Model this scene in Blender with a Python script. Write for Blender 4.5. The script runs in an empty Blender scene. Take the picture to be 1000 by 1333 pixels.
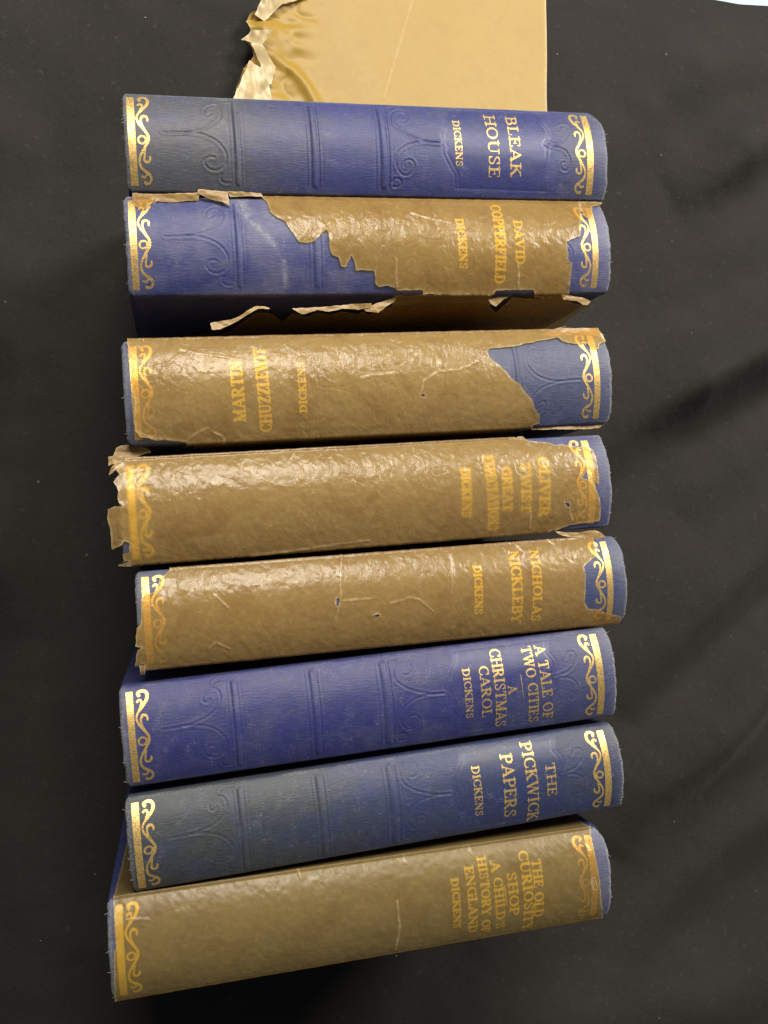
import bpy, json, math, random
import numpy as np
from mathutils import Matrix, Vector

random.seed(4); rng = np.random.default_rng(4)
SC = bpy.context.scene
COL = SC.collection
MM = 0.001

# ------------------------------------------------------------------ camera
cam_data = bpy.data.cameras.new('camera'); cam = bpy.data.objects.new('camera', cam_data); COL.objects.link(cam)
CAM = [[0.9717833583418957, -0.07781488190978987, 0.22267004424284853],
       [-0.07031956835620845, -0.9966647722370943, -0.04140640153137466],
       [0.22514942317479558, 0.024579990539997338, -0.9740141484132099]]   # right, down, forward
R_, D_, F_ = [Vector(v) for v in CAM]
m = Matrix.Identity(4)
for i in range(3):
    m[i][0] = R_[i]; m[i][1] = -D_[i]; m[i][2] = -F_[i]
m[2][3] = 0.48325
cam.matrix_world = m
cam_data.sensor_fit = 'HORIZONTAL'; cam_data.sensor_width = 36; cam_data.lens = 43.2
cam_data.clip_start = 0.01; cam_data.clip_end = 50
SC.camera = cam

# ------------------------------------------------------------------ world, lamps, exposure
w = bpy.data.worlds.new('World'); SC.world = w; w.use_nodes = True
bg = w.node_tree.nodes['Background']; bg.inputs[0].default_value = (0.95, 0.97, 1.0, 1); bg.inputs[1].default_value = 0.088
SC.view_settings.view_transform = 'Standard'; SC.view_settings.look = 'None'
SC.view_settings.exposure = 0.0; SC.view_settings.gamma = 1.0
def area(name, loc, target, sx, sy, power, col):
    l = bpy.data.lights.new(name, 'AREA'); l.shape = 'RECTANGLE'; l.size = sx; l.size_y = sy; l.energy = power; l.color = col
    o = bpy.data.objects.new(name, l); COL.objects.link(o); o.location = loc
    d = Vector(target) - Vector(loc); o.rotation_euler = d.to_track_quat('-Z', 'Y').to_euler()
    return o
area('ceiling_lamp', (0.12, 0.90, 1.15), (0.08, 0.05, 0.1), 0.50, 0.50, 20, (1.0, 0.93, 0.82))
area('ceiling_lamp', (0.90, 0.66, 1.02), (0.08, 0.05, 0.1), 0.4, 0.4, 17, (1.0, 0.93, 0.83))

DATA = json.loads(r'''{"books":[[87.98,149.03,-0.68,36.63],[85.84,110.86,-0.63,36.83],[81.42,57.66,-0.25,38.19],[77.34,15.02,-0.1,37.62],[80.44,-24.51,-0.38,34.99],[72.51,-63.18,0.85,35.86],[72.03,-100.89,1.1,33.65],[63.16,-138.93,-0.66,35.17]],"titles":{"1":[["BLEAK",149.69,4.86,149.76,30.44,4.44],["HOUSE",140.71,4.6,140.79,30.93,4.54],["DICKENS",126.26,8.14,126.32,27.0,2.76]],"2":[["DAVID",150.67,9.63,150.46,27.65,3.55],["COPPERFIELD",142.89,1.89,142.12,34.87,4.14],["DICKENS",126.57,9.11,126.99,29.15,3.16]],"3":[["MARTIN",40.74,32.91,40.42,10.07,4.34],["CHUZZLEWIT",50.31,37.06,49.51,4.98,4.34],["DICKENS",64.29,30.41,64.41,11.37,2.66]],"4":[["OLIVER",161.74,9.26,160.63,32.69,4.06],["TWIST",154.04,11.07,152.84,30.68,3.86],["GREAT",146.01,12.25,145.31,29.6,3.65],["EXPECTATIONS",139.2,7.07,139.62,36.8,4.06],["DICKENS",129.24,11.78,128.6,30.57,3.45]],"5":[["NICHOLAS",152.31,3.75,150.8,32.61,3.65],["NICKLEBY",143.73,3.4,142.72,32.62,4.06],["DICKENS",127.93,8.39,126.97,27.37,3.05]],"6":[["A TALE OF",159.45,4.28,160.29,34.08,4.26],["TWO CITIES",153.88,4.03,154.37,34.78,4.06],["-",149.71,14.69,149.91,23.8,0.3],["A",145.69,18.31,145.85,21.35,3.65],["CHRISTMAS",140.97,3.52,140.75,34.68,4.26],["CAROL",135.2,9.58,134.99,29.46,3.86],["DICKENS",128.1,9.74,128.02,28.98,2.84]],"7":[["THE",159.37,11.59,159.12,24.38,3.86],["PICKWICK",151.28,2.35,151.34,34.42,4.57],["PAPERS",142.32,5.8,141.72,30.57,4.77],["DICKENS",129.34,8.47,129.13,27.68,3.05]],"8":[["THE OLD",159.48,8.36,159.03,31.07,3.65],["CURIOSITY",154.67,4.68,155.12,37.3,3.76],["SHOP",148.75,11.64,149.17,28.48,3.65],["-",145.5,16.25,145.86,23.4,0.32],["A CHILD'S",142.8,6.92,143.68,33.67,3.54],["HISTORY OF",137.87,4.7,137.79,34.66,3.43],["ENGLAND",132.34,7.23,132.65,33.47,3.43],["DICKENS",126.11,10.73,126.19,29.96,2.79]]},"emboss":{"tree_l":[[[13.98,0.454],[21.63,0.447],[29.46,0.401],[34.13,0.316],[35.47,0.235],[34.85,0.159],[32.96,0.131],[30.06,0.166],[29.05,0.234],[30.38,0.259],[31.85,0.23]],[[21.63,0.447],[27.11,0.457],[32.52,0.512],[35.67,0.603],[36.33,0.693],[34.81,0.763],[31.96,0.792],[29.22,0.767],[28.21,0.712],[29.96,0.67],[32.18,0.675]],[[33.37,0.087],[34.35,0.06],[36.59,0.06],[38.55,0.06]],[[37.44,0.9],[35.18,0.901],[33.81,0.867],[34.44,0.818]]],"tree_r":[[[118.49,0.47],[113.26,0.459],[105.81,0.393],[100.74,0.295],[100.18,0.171],[102.76,0.102],[105.87,0.097],[107.18,0.182],[105.59,0.243],[103.48,0.236]],[[118.49,0.47],[110.15,0.469],[103.86,0.529],[100.94,0.628],[101.18,0.722],[103.64,0.792],[106.7,0.776],[108.22,0.703],[106.72,0.646],[104.26,0.662],[103.93,0.713]],[[98.96,0.073],[101.17,0.06],[101.98,0.08]],[[99.8,0.903],[102.26,0.901],[103.09,0.85],[100.61,0.823],[99.13,0.867]]],"cart":[[[124.45,0.06],[123.52,0.161],[120.61,0.273],[118.83,0.38],[119.14,0.462],[119.65,0.501],[119.79,0.577],[121.56,0.665],[124.43,0.78],[125.01,0.904]],[[124.45,0.06],[164.21,0.06]],[[125.01,0.904],[162.92,0.916]],[[164.21,0.06],[162.92,0.194],[165.16,0.29],[165.61,0.379],[163.64,0.448],[165.17,0.48],[164.6,0.583],[162.93,0.698],[161.83,0.811],[162.92,0.916]]],"cart2":[[[125.83,0.06],[125.04,0.169],[122.13,0.28],[120.39,0.379],[120.73,0.452],[121.83,0.499],[121.66,0.576],[123.44,0.664],[126.0,0.779],[126.59,0.904]],[[162.54,0.06],[161.26,0.196],[163.5,0.292],[163.62,0.381],[161.67,0.45],[163.19,0.482],[162.63,0.584],[160.96,0.699],[160.19,0.812],[160.94,0.917]]],"tree_s":[[[163.64,0.448],[169.38,0.419],[173.2,0.328],[173.23,0.233],[170.62,0.226],[169.16,0.286]],[[165.23,0.464],[170.73,0.5],[172.86,0.593],[172.19,0.693],[169.88,0.709],[168.85,0.657],[170.51,0.625]]],"bands":[[[38.55,0.06],[38.85,0.899]],[[41.7,0.06],[42.54,0.897]],[[67.46,0.06],[67.11,0.905]],[[71.63,0.06],[71.23,0.903]],[[93.9,0.06],[94.04,0.92]],[[98.85,0.06],[98.61,0.918]]]},"jackets":{"2":{"pos":[[[42.0,-130.0],[50.48,0.0],[52.28,2.51],[53.23,7.72],[55.45,10.03],[58.23,11.68],[59.46,14.35],[60.77,16.41],[62.51,19.4],[65.43,19.88],[68.42,19.36],[71.08,16.83],[73.77,14.31],[74.28,20.8],[74.9,24.19],[77.56,25.14],[78.17,28.48],[80.18,28.67],[81.56,25.61],[82.32,24.17],[83.55,26.57],[84.0,29.92],[86.08,29.63],[91.17,29.92],[91.77,34.79],[93.35,35.78],[96.43,35.3],[99.59,36.31],[100.15,37.12],[110.73,36.97],[110.95,38.41],[139.28,38.79],[140.74,37.33],[156.74,37.1],[158.3,41.02],[169.88,41.3],[172.14,38.24],[171.73,35.59],[172.16,26.92],[170.45,25.4],[170.18,18.69],[176.05,16.49],[177.65,10.12],[179.56,0.0],[181.0,-130.0]],[[3.56,0.0],[27.49,0.0],[27.13,1.24],[22.55,1.94],[17.82,2.62],[12.25,2.05],[9.82,4.8],[7.41,7.31],[4.71,6.16],[3.45,2.96]],[[179.42,0.0],[189.86,0.0],[188.48,1.63],[184.39,2.51],[183.55,7.22],[180.43,8.83],[179.28,5.53],[179.06,2.62]],[[34.0,98.99],[19.08,106.3],[31.34,87.7],[34.33,93.55],[41.94,74.76],[48.39,57.05],[53.16,58.44],[59.29,71.24],[62.68,59.61],[68.62,64.4],[72.11,59.15],[77.89,61.85],[82.42,57.08],[89.4,59.8],[90.09,54.92],[93.29,59.95],[95.34,51.88],[100.15,44.97],[99.76,38.96],[110.86,38.62],[139.29,38.9],[141.13,47.28],[147.4,56.89],[146.64,45.44],[148.81,40.8],[158.62,41.81],[169.7,40.9],[188.01,51.49],[186.37,58.23],[193.55,102.64],[165.0,98.99]]],"neg":[],"flapx":[[[27.08,0.0],[38.09,0.0],[38.15,4.47],[35.84,2.18],[30.28,0.0],[27.01,0.0]],[[38.26,0.0],[50.5,0.0],[50.83,0.0],[38.93,0.0]]]},"3":{"pos":[[[6.0,-130.0],[2.69,0.0],[2.65,6.01],[3.32,14.35],[3.45,19.61],[4.07,23.82],[3.57,28.43],[3.33,34.1],[4.99,36.33],[9.91,37.88],[20.93,39.49],[21.18,40.02],[18.66,56.4],[13.77,59.68],[24.0,42.27],[24.0,170.27],[150.0,170.27],[156.19,44.68],[155.98,39.52],[158.6,38.31],[158.63,35.58],[156.42,32.83],[154.6,28.62],[151.87,25.97],[149.8,22.84],[146.67,20.69],[144.26,17.51],[141.35,14.78],[138.53,11.97],[138.05,9.7],[139.18,8.23],[149.07,7.7],[158.28,5.9],[168.76,4.16],[170.57,5.88],[175.87,7.28],[180.52,6.8],[182.21,9.28],[184.91,9.95],[186.03,7.58],[189.23,6.31],[187.71,0.0],[188.0,-130.0]]],"neg":[[[109.33,25.11],[111.2,25.18],[111.16,26.27],[109.81,26.32]]]},"4":{"pos":[[[2.0,-130.0],[3.11,1.44],[-0.2,3.19],[-2.59,5.58],[-0.06,4.32],[1.07,6.37],[-1.34,8.84],[-0.07,11.16],[0.32,12.48],[-0.08,16.36],[1.38,17.89],[-0.9,17.74],[-3.69,18.5],[-4.09,21.8],[-3.35,26.63],[-3.42,33.07],[0.4,31.35],[0.98,29.89],[2.73,31.03],[2.49,34.08],[0.11,34.93],[0.35,37.66],[2.19,37.83],[-3.52,39.54],[-0.8,39.73],[2.45,39.73],[3.0,40.73],[3.0,169.73],[178.0,169.73],[163.65,39.29],[171.42,37.23],[178.3,36.58],[184.69,36.25],[184.81,32.19],[183.97,26.07],[181.79,21.64],[180.22,19.51],[177.09,18.46],[178.88,16.08],[181.08,14.57],[181.91,16.81],[182.02,20.05],[183.99,21.78],[184.22,10.25],[183.52,7.27],[181.05,5.53],[176.98,5.53],[170.47,3.88],[168.1,4.11],[165.06,2.64],[157.85,1.79],[155.58,0.0],[152.04,0.2],[130.0,-130.0]]],"neg":[[[169.31,27.58],[171.27,27.93],[171.19,29.23],[169.81,29.36]]]},"5":{"pos":[[[14.0,-130.0],[12.58,0.5],[11.05,2.2],[9.11,3.45],[8.53,5.53],[6.95,8.95],[4.62,9.04],[3.69,9.16],[2.2,10.99],[1.68,20.0],[0.08,20.52],[-0.64,27.11],[1.61,27.86],[-0.29,28.69],[-1.42,35.24],[2.1,34.13],[1.89,37.25],[5.59,37.25],[8.0,38.25],[8.0,167.25],[187.0,167.25],[187.36,37.25],[187.55,33.71],[183.62,32.68],[176.85,29.84],[172.73,29.21],[170.83,26.2],[171.47,20.3],[171.62,12.31],[175.22,9.85],[178.44,8.42],[178.04,5.49],[178.75,1.23],[176.0,-130.0]]],"neg":[[[71.97,16.57],[73.1,16.47],[72.37,19.39],[71.79,18.94]],[[85.25,23.82],[87.53,23.51],[87.72,24.15],[85.44,24.25]]],"flap":[[[0.01,34.82],[2.25,34.63],[1.81,37.25],[-0.91,37.25],[-1.24,37.25],[0.43,37.25]]]},"8":{"pos":[[[6.0,-130.0],[2.63,0.22],[2.74,10.44],[2.86,16.2],[2.23,17.34],[1.04,37.28],[4.0,167.42],[183.0,167.42],[185.18,37.42],[187.13,37.06],[185.27,28.34],[184.21,18.68],[183.76,7.97],[184.01,2.63],[184.87,-2.09],[179.0,-130.0]]],"neg":[[[180.87,5.99],[182.18,5.63],[183.06,7.87],[182.0,8.79]],[[180.81,19.06],[182.29,18.62],[183.06,22.45],[181.84,23.18]]]}},"creases":{"2":[[[99.94,25.57],[99.6,30.41],[100.11,36.31]],[[149.36,27.45],[150.07,37.06]],[[107.33,7.18],[114.31,9.53],[122.49,11.43]]],"3":[[[86.78,18.67],[90.91,17.6],[101.13,17.13]],[[109.89,24.14],[110.94,20.49],[117.17,17.15],[126.19,16.4],[133.48,13.45]],[[118.13,11.89],[117.17,17.15]],[[20.79,4.88],[27.65,7.04],[38.04,9.03]],[[34.29,43.94],[34.63,38.64],[30.48,35.89],[34.19,37.59]],[[9.94,37.38],[20.95,39.17],[24.84,36.11],[29.14,34.34]],[[3.32,34.29],[9.92,37.68]]],"4":[[[63.85,1.35],[62.75,3.7]],[[170.74,29.53],[172.91,35.33]],[[154.84,30.06],[154.84,37.45]],[[45.23,39.73],[69.33,38.24],[89.92,36.91]]],"5":[[[84.41,-54.53],[74.74,6.99],[73.53,16.11],[71.42,23.95]],[[73.61,17.61],[80.96,17.53],[87.15,17.26]],[[118.46,2.95],[118.51,6.41],[116.9,15.82]],[[145.5,0.96],[148.01,4.23]],[[159.35,0.22],[161.59,2.32]],[[24.45,30.83],[26.96,28.41],[32.11,31.68]],[[28.01,11.75],[32.45,16.51]],[[92.28,19.85],[99.68,18.46],[103.31,19.28],[108.89,24.41]]],"8":[[[67.82,-0.71],[68.73,2.92]],[[108.13,0.27],[108.18,2.88]],[[133.55,0.08],[134.05,2.82]],[[6.67,7.63],[14.34,8.48]],[[103.15,15.2],[103.67,24.89],[102.27,35.32]]]},"sheet":[[49.02,238.4],[54.88,250.75],[59.17,254.97],[55.41,263.35],[58.55,268.17],[55.85,272.11],[58.8,276.94],[62.92,278.57],[67.35,284.32],[84.03,290.57],[96.56,293.34]],"ledges":{"2":[[3.2,[[-68.04,20.29],[-62.86,20.0],[-57.17,19.63],[-56.93,14.16],[-59.32,15.58],[-63.06,16.69],[-65.38,17.43],[-68.13,18.74]]],[1.6,[[-57.22,20.34],[-51.26,20.06],[-44.67,19.89],[-43.97,18.61],[-50.39,18.6],[-56.2,18.2]]],[2.6,[[-91.37,18.34],[-81.69,18.52],[-67.62,19.07],[-67.97,16.54],[-72.5,16.27],[-77.22,15.51],[-82.76,16.0],[-85.19,13.94],[-87.47,14.38],[-91.07,15.47]]],[-3,[[-66.2,-27.84],[-65.69,-30.49],[-62.8,-30.34],[-55.81,-26.98],[-48.23,-22.91],[-43.3,-22.86],[-45.7,-21.84],[-48.64,-21.61],[-56.73,-26.08]]],[-2.5,[[-35.4,-22.66],[-31.56,-25.11],[-29.21,-24.53],[-25.93,-23.56],[-20.91,-24.22],[-15.73,-23.06],[-9.61,-23.52],[-4.38,-22.76],[-4.27,-21.13],[-11.53,-21.47],[-20.77,-22.2],[-27.88,-22.53]]],[-2,[[-7.06,-23.27],[-6.09,-24.3],[-1.66,-24.65],[1.83,-22.33],[4.89,-20.51],[6.27,-18.68],[16.34,-18.33],[16.73,-17.3],[5.3,-17.64],[3.91,-19.48],[-2.25,-21.07]]],[-2,[[43.57,-20.09],[44.77,-21.67],[46.66,-22.95],[49.86,-20.13],[54.1,-18.37],[51.72,-17.51],[47.17,-19.17]]],[-1.5,[[74.28,-18.53],[75.49,-20.57],[81.76,-21.05],[83.94,-22.57],[86.23,-22.8],[87.51,-21.31],[84.16,-19.77],[78.5,-18.66]]]],"3":[[-1.5,[[60.01,-19.21],[62.17,-20.15],[73.38,-20.56],[84.75,-20.98],[91.12,-20.63],[93.58,-19.03],[87.21,-19.17],[73.48,-19.4]]],[1.2,[[67.52,17.26],[71.04,19.08],[78.52,20.82],[76.75,20.01],[91.56,19.7],[95.44,13.83],[92.31,12.41],[88.9,15.49],[79.7,14.64],[74.14,15.84]]]],"4":[[-4,[[-94.81,24.08],[-91.63,24.9],[-83.67,23.0],[-82.8,21.76],[-89.6,19.86],[-95.38,18.22],[-98.07,17.4],[-97.85,20.81],[-96.15,20.92]]],[1.0,[[-91.84,18.23],[-95.09,18.22],[-97.32,15.45],[-97.8,13.74],[-95.1,15.32],[-93.37,16.19]]]],"5":[[0.8,[[67.27,21.39],[68.88,19.99],[72.23,18.68],[79.69,17.52],[85.47,16.68],[88.8,14.27],[90.41,16.55],[88.01,18.89],[84.61,20.42],[77.55,19.82],[72.36,20.18]]]],"8":[]},"scuff":[[42.2,1.94],[45.16,10.41],[50.35,16.59],[54.3,21.48],[56.91,26.5],[57.3,35.43]]}''')
L, S, Z0, BD = 190.0, 5.5, 140.0, 139.0

# ------------------------------------------------------------------ numeric helpers
def vnoise(x, y, seed=0):
    x = np.asarray(x, float); y = np.asarray(y, float)
    r = np.random.default_rng(1000 + seed).random((256, 256))
    xi = np.floor(x).astype(int); yi = np.floor(y).astype(int)
    fx = x - xi; fy = y - yi
    fx = fx*fx*fx*(fx*(fx*6-15)+10); fy = fy*fy*fy*(fy*(fy*6-15)+10)
    a = r[xi % 256, yi % 256]; b = r[(xi+1) % 256, yi % 256]; c = r[xi % 256, (yi+1) % 256]; d = r[(xi+1) % 256, (yi+1) % 256]
    return ((a*(1-fx)+b*fx)*(1-fy) + (c*(1-fx)+d*fx)*fy)*2 - 1
def fbm(x, y, seed=0, o=4):
    s = 0; a = 1.0; t = 0
    for k in range(o):
        s = s + a*vnoise(x*2**k, y*2**k, seed*7+k); t += a; a *= 0.5
    return s/t
def seg_dist(X, Y, pts, closed=False, hw=None):
    """distance to a polyline; with hw (half width per point) returns half width minus distance"""
    best = np.full(X.shape, -1e9 if hw is not None else 1e9)
    n = len(pts)
    for i in range(n if closed else n-1):
        (x0, y0), (x1, y1) = pts[i], pts[(i+1) % n]
        dx, dy = x1-x0, y1-y0; q = dx*dx+dy*dy+1e-12
        t = np.clip(((X-x0)*dx+(Y-y0)*dy)/q, 0, 1)
        d = np.hypot(X-x0-t*dx, Y-y0-t*dy)
        if hw is None: best = np.minimum(best, d)
        else: best = np.maximum(best, hw[i]+(hw[(i+1) % n]-hw[i])*t-d)
    return best
def poly_sdf(X, Y, pts):
    ins = np.zeros(X.shape, bool); n = len(pts)
    for i in range(n):
        (x0, y0), (x1, y1) = pts[i], pts[(i+1) % n]
        if y0 == y1: continue
        c = ((y0 > Y) != (y1 > Y)) & (X < (x1-x0)*(Y-y0)/(y1-y0)+x0)
        ins ^= c
    d = seg_dist(X, Y, pts, True)
    return np.where(ins, d, -d)
def smooth(pts, n=4):
    """Catmull-Rom through points"""
    P = np.array(pts, float); out = []
    for i in range(len(P)-1):
        p0 = P[max(i-1, 0)]; p1 = P[i]; p2 = P[i+1]; p3 = P[min(i+2, len(P)-1)]
        for k in range(n):
            t = k/n
            out.append(0.5*((2*p1)+(-p0+p2)*t+(2*p0-5*p1+4*p2-p3)*t*t+(-p0+3*p1-3*p2+p3)*t**3))
    out.append(P[-1]); return np.array(out)
def clip_grid(us, vs, F):
    """triangles of the grid us x vs where F > 0, cut cleanly along F = 0; returns (u, v, f) points and triangles"""
    nu, nv = len(us), len(vs)
    U, V = np.meshgrid(us, vs, indexing='ij')
    P = np.stack([U.ravel(), V.ravel(), F.ravel()], 1)
    idx = np.arange(nu*nv).reshape(nu, nv)
    a, b, c, d = idx[:-1, :-1].ravel(), idx[1:, :-1].ravel(), idx[1:, 1:].ravel(), idx[:-1, 1:].ravel()
    T = np.concatenate([np.stack([a, c, b], 1), np.stack([a, d, c], 1)])   # outward winding (v runs to -y)
    s = (P[:, 2] > 0)[T]; k = s.sum(1)
    tris = [T[k == 3]]; extra = []; cache = {}; new = []
    def cut(i, j):
        key = (i, j) if i < j else (j, i)
        if key not in cache:
            t = P[i, 2]/(P[i, 2]-P[j, 2]); q = P[i]+(P[j]-P[i])*t; q[2] = 0
            cache[key] = len(P)+len(new); new.append(q)
        return cache[key]
    for tri, ss in zip(T[(k > 0) & (k < 3)].tolist(), s[(k > 0) & (k < 3)].tolist()):
        pol = []
        for n in range(3):
            i, j = tri[n], tri[(n+1) % 3]
            if ss[n]: pol.append(i)
            if ss[n] != ss[(n+1) % 3]: pol.append(cut(i, j))
        for q in range(1, len(pol)-1): extra.append((pol[0], pol[q], pol[q+1]))
    T2 = np.concatenate(tris+([np.array(extra)] if extra else []))
    P2 = np.concatenate([P, np.array(new)]) if new else P
    used = np.unique(T2); mp = np.full(len(P2), -1); mp[used] = np.arange(len(used))
    return P2[used], mp[T2]

def make_mesh(name, verts, faces, mat=None, parent=None, attrs=None, smooth_shade=True, scale=MM):
    me = bpy.data.meshes.new(name)
    verts = np.asarray(verts, float)*scale
    if isinstance(faces, np.ndarray):
        nf, k = faces.shape
        me.vertices.add(len(verts)); me.vertices.foreach_set('co', verts.ravel())
        me.loops.add(nf*k); me.loops.foreach_set('vertex_index', faces.astype(np.int32).ravel())
        me.polygons.add(nf); me.polygons.foreach_set('loop_start', np.arange(nf, dtype=np.int32)*k)
        me.update(calc_edges=True); me.validate()
    else:
        me.from_pydata(verts.tolist(), [], faces); me.update()
    for k, arr in (attrs or {}).items():
        arr = np.asarray(arr, float)
        if arr.ndim == 2:
            at = me.attributes.new(k, 'FLOAT_VECTOR', 'POINT'); at.data.foreach_set('vector', arr.ravel())
        else:
            at = me.attributes.new(k, 'FLOAT', 'POINT'); at.data.foreach_set('value', arr)
    if smooth_shade: me.polygons.foreach_set('use_smooth', np.ones(len(me.polygons), bool))
    if mat: me.materials.append(mat)
    o = bpy.data.objects.new(name, me); COL.objects.link(o)
    if parent: o.parent = parent
    return o
def tag(o, label=None, cat=None, group=None, kind=None):
    if label: o['label'] = label
    if cat: o['category'] = cat
    if group: o['group'] = group
    if kind: o['kind'] = kind
    return o

# ------------------------------------------------------------------ materials
class NT:
    def __init__(s, name):
        s.m = bpy.data.materials.new(name); s.m.use_nodes = True; s.t = s.m.node_tree
        s.t.nodes.clear(); s.out = s.t.nodes.new('ShaderNodeOutputMaterial')
    def n(s, typ, ins=None, **kw):
        nd = s.t.nodes.new(typ)
        for k, v in kw.items(): setattr(nd, k, v)
        for k, v in (ins or {}).items():
            if hasattr(v, 'is_output'): s.t.links.new(v, nd.inputs[k])
            else: nd.inputs[k].default_value = v
        return nd
    def attr(s, name, out='Fac'):
        return s.n('ShaderNodeAttribute', attribute_name=name).outputs[out]
    def noise(s, vec, scale, detail=3, rough=0.55, dist=0.0, stretch=None):
        if stretch:
            vec = s.n('ShaderNodeVectorMath', {0: vec, 1: stretch}, operation='MULTIPLY').outputs[0]
        return s.n('ShaderNodeTexNoise', {'Vector': vec, 'Scale': scale, 'Detail': detail, 'Roughness': rough, 'Distortion': dist}).outputs[0]
    def ramp(s, fac, a, b, lo=0.0, hi=1.0):
        return s.n('ShaderNodeMapRange', {0: fac, 1: a, 2: b, 3: lo, 4: hi}).outputs[0]
    def math(s, op, a, b=0.0):
        return s.n('ShaderNodeMath', {0: a, 1: b}, operation=op).outputs[0]
    def mix(s, f, a, b):
        nd = s.n('ShaderNodeMix', data_type='RGBA')
        for i, v in ((0, f), (6, a), (7, b)):
            if hasattr(v, 'is_output'): s.t.links.new(v, nd.inputs[i])
            else: nd.inputs[i].default_value = v if i == 0 else (*v, 1)
        return nd.outputs[2]
    def bump(s, h, strength, dist=0.0002, normal=None):
        i = {'Height': h, 'Strength': strength, 'Distance': dist}
        if normal is not None: i['Normal'] = normal
        return s.n('ShaderNodeBump', i).outputs[0]
    def done(s, sh):
        s.t.links.new(sh, s.out.inputs[0]); return s.m

def cloth_mat(name, base, fade):
    """ribbed book cloth: base colour, faded colour, rubbed pale edges and scuffs"""
    t = NT(name); mm = t.attr('mm', 'Vector')
    sc = lambda c, k: t.n('ShaderNodeVectorMath', {0: c, 3: k}, operation='SCALE').outputs[0]
    rib = t.noise(mm, 1.0, 2, 0.5, 0, (0.30, 2.1, 1)); weave = t.noise(mm, 1.0, 1, 0.5, 0, (2.2, 1.2, 1))
    sm = t.attr('plain')
    h = t.math('MULTIPLY', t.math('ADD', t.math('MULTIPLY', rib, 0.75), t.math('MULTIPLY', weave, 0.35)), t.ramp(sm, 0, 1, 1, 0.18))
    big = t.noise(mm, 0.12, 4); fd = t.math('ADD', t.attr('fade'), t.ramp(big, 0.3, 0.7, -0.18, 0.18))
    col = t.mix(t.math('MINIMUM', t.math('MAXIMUM', fd, 0), 1), base, fade)
    col = t.mix(t.ramp(rib, 0.38, 0.62, 0.0, 0.48), col, sc(col, 1.75))
    col = t.mix(t.ramp(t.noise(mm, 1.0, 2, 0.5, 0, (1.7, 0.14, 1)), 0.40, 0.62, 0.0, 0.25), col, sc(col, 0.6))
    fine = t.noise(mm, 1.6, 4, 0.7)
    scuff = t.math('MULTIPLY', t.ramp(t.noise(mm, 0.16, 5, 0.7), 0.52, 0.72), t.ramp(fine, 0.50, 0.64))
    col = t.mix(t.math('MULTIPLY', scuff, 0.42), col, (0.36, 0.36, 0.36))
    wear = t.math('MINIMUM', t.math('MULTIPLY', t.attr('wear'), t.ramp(fine, 0.34, 0.62)), 1)
    col = t.mix(t.math('MULTIPLY', wear, 0.85), col, (0.34, 0.345, 0.355))
    b = t.bump(h, 0.9, 0.00013)
    b = t.bump(t.noise(mm, 0.2, 3), 0.10, 0.0003, b)
    p = t.n('ShaderNodeBsdfPrincipled', {'Base Color': col, 'Roughness': t.ramp(sm, 0, 1, 0.52, 0.40), 'Specular IOR Level': 0.5, 'Normal': b, 'Sheen Weight': 0.03, 'Sheen Roughness': 0.4})
    return t.done(p.outputs[0])
def gold_mat(name, base, metal, rough, soft=False):
    t = NT(name); mm = t.attr('mm', 'Vector')
    n1 = t.noise(mm, 1.2, 4, 0.65); n2 = t.noise(mm, 0.5, 3)
    col = t.mix(t.ramp(n1, 0.35, 0.7), base, tuple(c*0.62 for c in base))
    col = t.mix(t.ramp(n2, 0.50, 0.70, 0, 0.55), col, (0.46, 0.29, 0.09)) if not soft else col
    b = t.bump(t.noise(mm, 1.0, 3, 0.6, 0, (0.7, 2.2, 1)), 0.55, 0.0001)
    p = t.n('ShaderNodeBsdfPrincipled', {'Base Color': col, 'Metallic': metal, 'Roughness': t.ramp(n2, 0.3, 0.7, rough-0.08, rough+0.1), 'Normal': b})
    tr = t.n('ShaderNodeBsdfTransparent')
    rub = t.ramp(t.noise(mm, 2.6, 4, 0.75), 0.38, 0.46) if not soft else t.math('MULTIPLY', t.attr('alpha'), t.ramp(n1, 0.25, 0.6, 0.55, 1.0))
    mx = t.n('ShaderNodeMixShader', {0: rub, 1: tr.outputs[0], 2: p.outputs[0]})
    return t.done(mx.outputs[0])
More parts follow.
